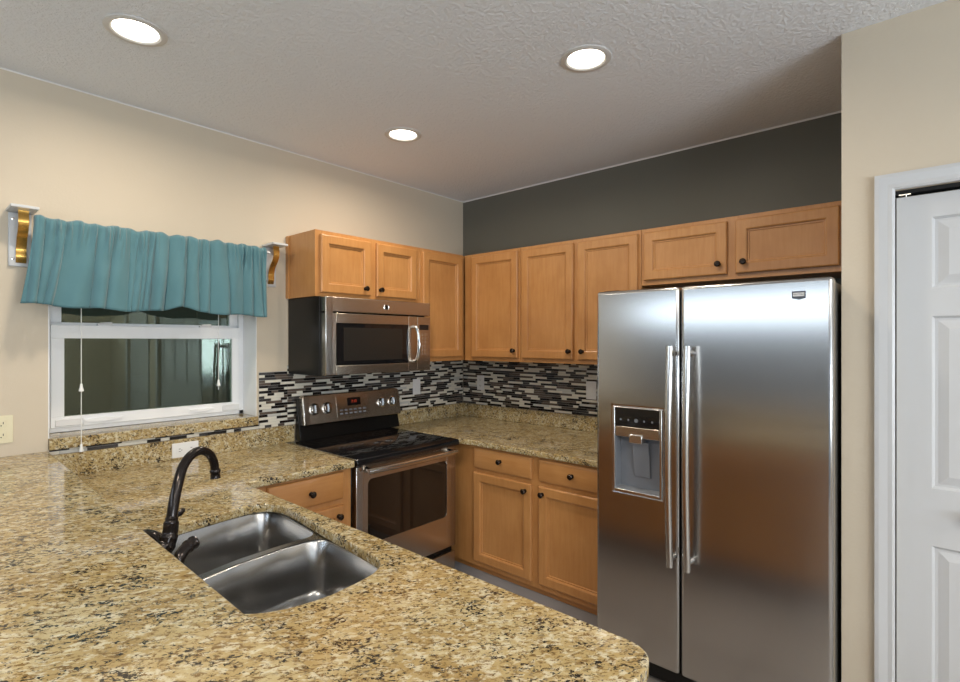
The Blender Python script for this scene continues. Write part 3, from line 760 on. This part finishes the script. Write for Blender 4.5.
# ------------------------------------------------------------------ fridge
fx = -0.895; fy0, fys, fy1 = -1.704, -2.098, -2.640; fzt = 1.747
fr = thing('refrigerator', (-0.45, -2.175, 0), 'stainless side-by-side refrigerator with water dispenser', 'refrigerator')
obj('body', bx(-0.822, fy1+0.004, 0.03, -0.05, fy0-0.004, 1.735), M_fside, fr, bevel=0.004)
for x in (-0.76, -0.12):
    for y in (fy0-0.06, fy1+0.06): obj('foot', lathe(NB(), [(0.02, 0), (0.02, 0.035)], (x, y, 0), (0, 0, 1), 14), M_blkpl, fr)
obj('kick_grille', bx(-0.85, fy1+0.02, 0.02, -0.82, fy0-0.02, 0.085), M_blkpl, fr, smooth=False)
obj('door_seal', bx(-0.834, fy1+0.008, 0.10, -0.8225, fy0-0.008, fzt-0.012), M_dkgap, fr, smooth=False)
for y0, y1 in ((fy0-0.02, fy0-0.10), (fy1+0.10, fy1+0.02)): obj('hinge_cover', bx(-0.86, y1, 1.7355, -0.76, y0, 1.752), M_blkpl, fr, bevel=0.004)
# left door with dispenser recess
dy0, dy1, dzz0, dzz1 = -1.795, -2.018, 0.832, 1.214
b = NB()
prof = lambda: None
def fdoor(b, ya, yb, z0, z1): box(b, fx, yb, z0, -0.835, ya, z1)
b = NB(); X0, X1 = fx, -0.835
# front built as a frame round the dispenser opening (shared vertices keep the bevel to the outer arrises)
ys = [fy0, dy0, dy1, fys+0.003]; zs = [0.10, dzz0, dzz1, fzt]
def grid_door(b, ys, zs, hole):
    V = {}
    def v(x, i, j):
        if (x, i, j) not in V: V[(x, i, j)] = b.verts.new((x, ys[i], zs[j]))
        return V[(x, i, j)]
    for i in range(len(ys)-1):
        for j in range(len(zs)-1):
            if (i, j) == hole:
                continue
            for x in (X0, X1): b.faces.new((v(x, i, j), v(x, i+1, j), v(x, i+1, j+1), v(x, i, j+1)))
    def side(i0, j0, i1, j1): b.faces.new((v(X0, i0, j0), v(X0, i1, j1), v(X1, i1, j1), v(X1, i0, j0)))
    for i in range(len(ys)-1): side(i, 0, i+1, 0); side(i, len(zs)-1, i+1, len(zs)-1)
    for j in range(len(zs)-1): side(0, j, 0, j+1); side(len(ys)-1, j, len(ys)-1, j+1)
    if hole:
        i, j = hole
        side(i, j, i+1, j); side(i, j+1, i+1, j+1); side(i, j, i, j+1); side(i+1, j, i+1, j+1)
grid_door(b, ys, zs, (1, 1))
dl = obj('freezer_door', b, M_steel, fr, bevel=0.014, seg=4)
b = NB(); grid_door(b, [fys-0.003, fy1], [0.10, fzt], None)
dr = obj('fridge_door', b, M_steel, fr, bevel=0.014, seg=4)
# dispenser: bezel, black control glass, steel lip, recess, paddle, tray
dsp = NB()
def frm(b, ya, yb, za, zb, t, xa, xb):
    box(b, xa, ya-t, za, xb, ya, zb); box(b, xa, yb, za, xb, yb+t, zb)
    box(b, xa, yb+t, za, xb, ya-t, za+t*1.4); box(b, xa, yb+t, zb-t*0.5, xb, ya-t, zb)
frm(dsp, dy0+0.004, dy1-0.004, dzz0-0.004, dzz1+0.004, 0.011, fx-0.006, fx+0.02)
ds = obj('dispenser', dsp, M_satin, dl, bevel=0.004, seg=3)
ia, ib = dy0-0.008, dy1+0.008
obj('control_glass', bx(fx-0.002, ib, 1.130, fx+0.03, ia, dzz1+0.001), M_blkgl, ds, smooth=False)
obj('dispenser_lip', bx(fx-0.003, ib, 1.082, fx+0.04, ia, 1.129), M_range, ds, bevel=0.003)
b = NB(); box(b, fx+0.052, ib, dzz0+0.01, fx+0.056, ia, 1.082); box(b, fx+0.001, ib-0.002, dzz0+0.01, fx+0.056, ib+0.002, 1.082)
box(b, fx+0.001, ia-0.002, dzz0+0.01, fx+0.056, ia+0.002, 1.082)
obj('recess', b, M_greypl, ds, smooth=False)
obj('drip_tray', bx(fx+0.002, ib+0.002, dzz0+0.008, fx+0.052, ia-0.002, dzz0+0.016), M_greypl, ds, smooth=False)
b = NB(); box(b, fx-0.012, -1.935, 1.058, fx+0.03, -1.872, 1.098)
obj('spout', b, M_satin, ds, bevel=0.004)
b = NB(); prism(b, [(fx+0.020, -1.875, 1.06), (fx+0.045, -1.875, 0.90), (fx+0.050, -1.875, 0.90), (fx+0.025, -1.875, 1.06)], (0, -0.075, 0))
obj('paddle', b, M_greypl, ds, bevel=0.001)
for k in range(5):
    q = 0.0045 if k != 2 else 0.009
    obj('touch_icon', lathe(NB(), [(q, 0), (q, 0.0006), (0, 0.0006)], (fx-0.002, -1.83-k*0.037, 1.160), (-1, 0, 0), 12), M_icon, ds, smooth=False)
def fhandle(y, parent):
    b = NB(); za, zb = 0.572, 1.495
    pts = [(fx-0.052 - 0.018*math.sin(math.pi*t), y, za + (zb-za)*t) for t in [k/24 for k in range(25)]]
    tube(b, pts, 0.0145, 16, flat=0.85)
    h = obj('handle', b, M_satin, parent)
    for z in (za+0.03, zb-0.03):
        q = NB(); lathe(q, [(0.014, 0), (0.011, 0.02), (0.011, 0.052)], (fx-0.0005, y, z), (-1, 0, 0), 16); obj('handle_post', q, M_satin, h)
    q = NB(); lathe(q, [(0.0105, -0.001), (0.0105, 0.0005), (0, 0.0005)], (fx-0.052, y, zb), (0, 0, 1), 16); obj('handle_cap', q, M_gold, h, label='brass coloured handle end cap')
fhandle(-2.074, dl); fhandle(-2.146, dr)
# maker's badge
b = NB(); by0, by1 = -2.512, -2.556; zt, zb = 1.700, 1.674
prism(b, [(fx-0.0004, by0, zt), (fx-0.0004, by1, zt), (fx-0.0004, by1, zb), (fx-0.0004, (by0+by1)/2, zb-0.006), (fx-0.0004, by0, zb)], (-0.0015, 0, 0))
bd = obj('badge', b, plain('badge_grey', (0.05, 0.055, 0.07), 0.3), dr, bevel=0.0004)
obj('badge_bar', bx(fx-0.0024, by1+0.004, 1.681, fx-0.0019, by0-0.004, 1.694), M_plate, bd, smooth=False)
text_mesh('badge_text', 'MAYTAG', 0.0098, basis((fx-0.0028, (by0+by1)/2, 1.6875), (0, -1, 0), (-1, 0, 0)), M_slot, bd, 0.0002)

# ------------------------------------------------------------------ sink
sk = thing('kitchen_sink', (-2.4, -1.43, 0.69), 'stainless undermount double-bowl sink set in the granite counter', 'sink')
def bowl(outline, ztop, depth):
    pts = [Vector((x, y)) for x, y in outline]; c = sum(pts, Vector((0, 0)))/len(pts); b = NB(); rings = []
    rr = 0.045
    prof = [(0, 0), (0.003, -0.004)] + [(0.012, -(depth-rr))] + [(0.012 + rr*(1-math.cos(R(90)*k/6)), -(depth-rr) - rr*math.sin(R(90)*k/6)) for k in range(1, 7)]
    xs = [p.x for p in pts]; ys_ = [p.y for p in pts]; hw = (max(xs)-min(xs))/2; hh = (max(ys_)-min(ys_))/2
    for ins, dz in prof:
        rings.append([b.verts.new((c.x+(p.x-c.x)*(1-ins/hw), c.y+(p.y-c.y)*(1-ins/hh), ztop+dz)) for p in pts])
    # bottom dished toward the drain
    for s in (0.6, 0.3, 0.13): 
        last = [v.co.copy() for v in rings[len(prof)-1]]
        rings.append([b.verts.new((c.x+(q.x-c.x)*s, c.y+(q.y-c.y)*s, ztop-depth-0.004*(1-s))) for q in last])
    m = len(pts)
    for p, q in zip(rings, rings[1:]):
        for k in range(m): b.faces.new((p[k], p[(k+1) % m], q[(k+1) % m], q[k]))
    b.faces.new(rings[-1])
    return b, c
def rq(pts, r): return [(p.x, p.y) for p in round_poly(pts, r, 8)]
ZB = 0.880
oA = rq([(-2.63, -1.075), (-2.47, -1.035), (-2.30, -1.010), (-2.152, -1.005), (-2.150, -1.12), (-2.160, -1.26), (-2.170, -1.395), (-2.30, -1.385), (-2.45, -1.392), (-2.63, -1.435)],
        [0.06, 0.3, 0.3, 0.075, 0.3, 0.3, 0.085, 0.3, 0.3, 0.05])
oB = rq([(-2.63, -1.462), (-2.45, -1.420), (-2.30, -1.410), (-2.175, -1.420), (-2.180, -1.58), (-2.202, -1.80), (-2.38, -1.850), (-2.50, -1.848), (-2.63, -1.80)],
        [0.05, 0.3, 0.3, 0.09, 0.4, 0.06, 0.3, 0.3, 0.08])
for o_ in (oA, oB):
    b, c = bowl(o_, ZB-0.001, 0.185)
    bo = obj('bowl', b, M_sink, sk, angle=60)
    m = bo.modifiers.new('solid', 'SOLIDIFY'); m.thickness = 0.0015; m.offset = 1
    b = NB(); lathe(b, [(0.042, 0.0), (0.040, 0.003), (0.030, 0.001), (0.0, -0.002)], (c.x, c.y, ZB-0.1895), (0, 0, 1), 28)
    obj('drain', b, M_chrome, bo)
slab('rim', [rq([(-2.66, -0.99), (-2.142, -0.985), (-2.142, -1.862), (-2.66, -1.862)], 0.03), oA[::-1], oB[::-1]], ZB-0.002, ZB+0.001, M_sink, sk, bevel=0.0)

# ------------------------------------------------------------------ faucet
fb = Vector((-2.660, -1.455, CT))
fc = thing('kitchen_faucet', fb, 'dark bronze gooseneck faucet behind the double sink', 'faucet')
b = NB(); lathe(b, [(0.030, 0), (0.030, 0.006), (0.024, 0.012), (0.021, 0.035), (0.025, 0.050), (0.024, 0.065), (0.016, 0.078), (0.0, 0.082)], fb, (0, 0, 1), 24)
obj('base', b, M_bronze, fc)
n0 = Vector((-2.630, -1.447, 1.050))
b = NB(); tube(b, smooth_path([(-2.661, -1.455, 0.975), (-2.652, -1.452, 0.988), (-2.640, -1.449, 1.005), (-2.632, -1.447, 1.030), (-2.630, -1.447, 1.052)], 5), [0.023]*6 + [0.0235]*4+[0.021]*4+[0.018]*7, 18)
obj('elbow', b, M_bronze, fc)
neck = [n0, (-2.622, -1.440, 1.095), (-2.607, -1.427, 1.145), (-2.590, -1.412, 1.182), (-2.565, -1.398, 1.206), (-2.535, -1.384, 1.212), (-2.507, -1.370, 1.196), (-2.491, -1.361, 1.168), (-2.486, -1.357, 1.140)]
b = NB(); sp = smooth_path(neck, 6); tube(b, sp, [0.0135 - 0.0022*i/len(sp) for i in range(len(sp))], 18)
nk = obj('neck', b, M_bronze, fc)
b = NB(); lathe(b, [(0.0145, -0.006), (0.0165, 0.0), (0.0165, 0.004), (0.0145, 0.008), (0.0155, 0.012), (0.013, 0.018)], n0, Vector((0.15, 0.13, 1)), 22)
obj('neck_collar', b, M_bronze, nk)
b = NB(); lathe(b, [(0.011, 0), (0.0145, 0.006), (0.0145, 0.010), (0.0125, 0.014), (0.013, 0.026), (0.0145, 0.028), (0.0, 0.028)], (-2.4865, -1.358, 1.150), (0.05, 0.04, -1), 20)
obj('spout_tip', b, M_bronze, nk)
b = NB(); tube(b, smooth_path([(-2.648, -1.44, 0.998), (-2.652, -1.42, 1.012), (-2.662, -1.395, 1.020), (-2.672, -1.365, 1.022)], 5), [0.012, 0.012, 0.012, 0.012, 0.013, 0.014, 0.014, 0.0145, 0.014, 0.013, 0.012, 0.011, 0.010, 0.009, 0.007, 0.004], 14, flat=0.7)
obj('lever', b, M_bronze, fc)
b = NB(); tube(b, [(-2.630, -1.44, 1.040), (-2.612, -1.425, 1.052), (-2.598, -1.415, 1.062)], [0.0035, 0.0035, 0.0035], 8); lathe(b, [(0.003, 0), (0.007, 0.004), (0.007, 0.018), (0.004, 0.022)], (-2.603, -1.419, 1.058), (0.7, 0.5, 0.4), 12)
obj('side_pin', b, M_bronze, fc)
sy = thing('side_sprayer', (-2.655, -1.56, CT), 'dark bronze side spray nozzle beside the gooseneck faucet', 'sprayer')
b = NB(); lathe(b, [(0.024, 0), (0.024, 0.006), (0.018, 0.010), (0.016, 0.035), (0.012, 0.045)], (-2.655, -1.56, CT), (0, 0, 1), 20)
obj('holder', b, M_bronze, sy)
b = NB(); pp = smooth_path([(-2.655, -1.56, 0.945), (-2.653, -1.558, 0.982), (-2.643, -1.553, 1.002), (-2.628, -1.546, 1.013), (-2.616, -1.541, 1.017)], 5)
tube(b, pp, [0.011 + 0.003*min(1, i/8) for i in range(len(pp))], 16)
lathe(b, [(0.014, 0), (0.0165, 0.003), (0.0165, 0.008), (0.0145, 0.010), (0.015, 0.018), (0.017, 0.021), (0.016, 0.026), (0.009, 0.026), (0.0, 0.024)], (-2.629, -1.546, 1.0125), (0.87, 0.42, 0.22), 20)
obj('spray_head', b, M_bronze, sy)

# ------------------------------------------------------------------ outlets and switches
def outlet(kind, c, n, w, h, mat, label, sideways=False):
    c = Vector(c); n = Vector(n); u = Vector((0, 0, 1)).cross(n); z = Vector((0, 0, 1))
    r = thing('wall_outlet' if kind == 'outlet' else 'light_switch', c, label, 'outlet' if kind == 'outlet' else 'switch')
    def pq(a0, a1, b0, b1, d0, d1, bm): prism(bm, [c+u*a+z*bb+n*d0 for a, bb in ((a0, b0), (a1, b0), (a1, b1), (a0, b1))], n*(d1-d0)); return bm
    obj('cover_plate', pq(-w/2, w/2, -h/2, h/2, 0.0003, 0.005, NB()), mat, r, bevel=0.0015)
    if kind == 'outlet':
        for s in (-1, 1):
            a, bb = (s*w*0.22, 0) if sideways else (0, s*h*0.21)
            rw, rh = (0.033, 0.028) if not sideways else (0.028, 0.033)
            k = pq(a-rw/2, a+rw/2, bb-rh/2, bb+rh/2, 0.005, 0.0065, NB())
            rc = obj('receptacle', k, mat, r, bevel=0.001)
            q = NB()
            for t in (-1, 1):
                if sideways: pq(a-0.005, a+0.004, bb+t*0.0065-0.0012, bb+t*0.0065+0.0012, 0.0065, 0.0069, q)
                else: pq(a+t*0.0065-0.0012, a+t*0.0065+0.0012, bb-0.002, bb+0.007, 0.0065, 0.0069, q)
            if sideways: pq(a+0.007, a+0.011, bb-0.002, bb+0.002, 0.0065, 0.0069, q)
            else: pq(a-0.002, a+0.002, bb-0.010, bb-0.006, 0.0065, 0.0069, q)
            obj('slots', q, M_slot, rc, smooth=False)
    else:
        k = pq(-0.016, 0.016, -0.033, 0.033, 0.005, 0.008, NB()); obj('rocker', k, mat, r, bevel=0.001)
    return r
outlet('outlet', (-2.797, 0, 1.149), (0, -1, 0), 0.075, 0.115, M_cream, 'almond outlet on the cream wall left of the window')
outlet('outlet', (-2.099, -0.022, 0.962), (0, -1, 0), 0.125, 0.074, M_plate, 'white sideways outlet in the granite upstand behind the faucet', True)
outlet('switch', (-0.513, -0.0078, 1.178), (0, -1, 0), 0.072, 0.115, M_plate, 'white switch plate on the mosaic right of the range')
outlet('outlet', (-0.0078, -0.200, 1.188), (-1, 0, 0), 0.072, 0.115, M_plate, 'white outlet on the mosaic nearest the wall corner')
outlet('switch', (-0.0078, -1.180, 1.188), (-1, 0, 0), 0.076, 0.120, M_plate, 'white switch plate on the mosaic beside the fridge')

# ------------------------------------------------------------------ valance, rod brackets, cords
def bracket(xc, label):
    r = thing('curtain_bracket', (xc, 0, 1.83), label, 'curtain bracket', 'curtain brackets')
    obj('back_plate', bx(xc-0.0375, -0.012, 1.830, xc+0.0375, -0.0005, 2.056), M_white, r, bevel=0.004)
    b = NB(); prism(b, [(xc-0.045, -0.0005, 2.057), (xc+0.045, -0.0005, 2.057), (xc+0.045, -0.135, 2.057), (xc-0.045, -0.135, 2.057)], (0, 0, 0.012))
    obj('top_plate', b, M_white, r, bevel=0.002)
    pts = smooth_path([(xc+0.002, -0.013, 1.846), (xc+0.002, -0.022, 1.872), (xc+0.002, -0.022, 1.905), (xc+0.002, -0.040, 1.945), (xc+0.002, -0.068, 1.975), (xc+0.002, -0.084, 2.01), (xc+0.002, -0.080, 2.045), (xc+0.002, -0.080, 2.0565)], 6)
    b = NB(); hw = 0.017; t = 0.004; prev = None
    for i, p in enumerate(pts):
        d = (pts[min(i+1, len(pts)-1)] - pts[max(i-1, 0)]).normalized(); nn = Vector((0, -d.z, d.y))
        q = [b.verts.new(p + Vector((s*hw, 0, 0)) + nn*k*t) for s, k in ((-1, -0.5), (1, -0.5), (1, 0.5), (-1, 0.5))]
        if prev:
            for k in range(4): b.faces.new((prev[k], prev[(k+1) % 4], q[(k+1) % 4], q[k]))
        else: b.faces.new(q[::-1])
        prev = q
    b.faces.new(prev)
    obj('scroll_strap', b, M_gold, r, label='curved brass coloured strap')
    for z in (1.862, 2.030):
        b = NB(); lathe(b, [(0.006, 0), (0.005, 0.002), (0, 0.003)], (xc-0.024, -0.012, z), (0, -1, 0), 14); obj('screw', b, M_satin, r)
bracket(-2.738, 'white and brass scroll bracket at the left end of the teal valance')
bracket(-1.642, 'white and brass scroll bracket at the right end of the teal valance')
rod = obj('curtain_rod', tube(NB(), [(-2.700, -0.098, 2.012), (-1.69, -0.098, 2.012)], 0.008, 14), M_white)
tag(rod, 'thin white rod running inside the top hem of the teal valance', 'curtain rod')
def valance():
    NX, NZ = 420, 34; b = NB(); rnd = random.Random(4)
    cre = [0.0]; 
    while cre[-1] < 1: cre.append(cre[-1] + rnd.choice((0.022, 0.035, 0.05, 0.065, 0.085, 0.11)))
    amp = [rnd.uniform(0.35, 1.0) for _ in cre]; lean = [rnd.uniform(-0.018, 0.018) for _ in cre]
    skew = [rnd.uniform(0.6, 1.6) for _ in cre]
    ruff = [(rnd.uniform(0, 1), rnd.uniform(0.004, 0.008), rnd.uniform(-0.03, 0.03)) for _ in range(60)]
    grid = []
    for j in range(NZ+1):
        t = j/NZ; row = []
        for i in range(NX+1):
            s = i/NX
            xl = -2.705 - 0.047*t**1.3; xr = -1.722 + 0.006*t
            x = xl + (xr-xl)*s
            zbot = 1.672 - 0.022*s - 0.010*math.exp(-((s-0.30)/0.25)**2) + 0.032*math.exp(-((s-0.575)/0.055)**2) + 0.004*math.sin(s*31)
            ztop = 2.034 + 0.0035*math.sin(s*95) + 0.003*math.sin(s*43+1)
            z = ztop + (zbot-ztop)*t
            d = 0.0
            env = 0.35 + 0.65*min(1, t*1.6)
            for k in range(len(cre)-1):
                ca, cb = cre[k]+lean[k]*t, cre[k+1]+lean[k+1]*t
                if ca <= s < cb:
                    q = ((s-ca)/(cb-ca))**skew[k]
                    d = amp[k]*(0.010 + 0.034*env)*min(1.0, (cb-ca)/0.06)*math.sin(math.pi*q)**0.62
                    break
            r_ = 0
            if t < 0.42:
                for rs, rw, ln in ruff:
                    q = (s - rs - ln*t)/rw
                    if abs(q) < 3: r_ += 0.013*math.exp(-q*q)*max(0, 1 - t/0.42)*(0.4+0.6*min(1, t*12))
            d += r_ + 0.007*math.sin(s*17+2.2*t)*t + 0.004*math.sin(s*61 + 4*t)
            # bulge over the rod in the top hem
            y = -0.108 - d - 0.010*t + (0.010 if t < 0.02 else 0)
            row.append(b.verts.new((x, y, z)))
        grid.append(row)
    for j in range(NZ):
        for i in range(NX): b.faces.new((grid[j][i], grid[j][i+1], grid[j+1][i+1], grid[j+1][i]))
    # back of rod pocket: narrow strip closing the top hem behind the rod
    back = [b.verts.new((grid[0][i].co.x, -0.085, grid[0][i].co.z-0.003)) for i in range(NX+1)]
    back2 = [b.verts.new((grid[0][i].co.x, -0.085, 1.985)) for i in range(NX+1)]
    for i in range(NX):
        b.faces.new((grid[0][i+1], grid[0][i], back[i], back[i+1])); b.faces.new((back[i+1], back[i], back2[i], back2[i+1]))
    o = obj('window_valance', b, M_teal, None, angle=80)
    m = o.modifiers.new('solid', 'SOLIDIFY'); m.thickness = 0.0018; m.offset = 1
    return tag(o, 'gathered teal fabric valance hanging over the top of the window', 'valance')
valance()
def cord(x, y, ztop, beads, zend, label):
    r = thing('pull_cord', (x, y, zend), label, 'cord', 'blind pull cords')
    b = tube(NB(), [(x, y, ztop), (x, y, zend+0.01)], 0.0016, 8); obj('string', b, M_cord, r)
    for z in beads:
        b = NB(); lathe(b, [(0.003, 0), (0.005, -0.004), (0.0055, -0.014), (0.0095, -0.028), (0.0095, -0.034), (0.0, -0.036)], (x, y, z), (0, 0, 1), 16); obj('tassel', b, M_cord, r)
cord(-2.533, -0.032, 2.0, (1.325, 1.055), 1.018, 'long white blind pull cord with two tassels hanging over the left side of the window')
cord(-1.905, 0.05, 1.995, (1.305,), 1.24, 'short white blind pull cord with one tassel at the right side of the window')
hr = obj('blind_headrail', bx(WX0+0.004, 0.015, 1.955, WX1-0.004, 0.075, 1.998), M_vinyl, None, bevel=0.003)
tag(hr, 'white blind headrail inside the window opening behind the valance', 'blind')
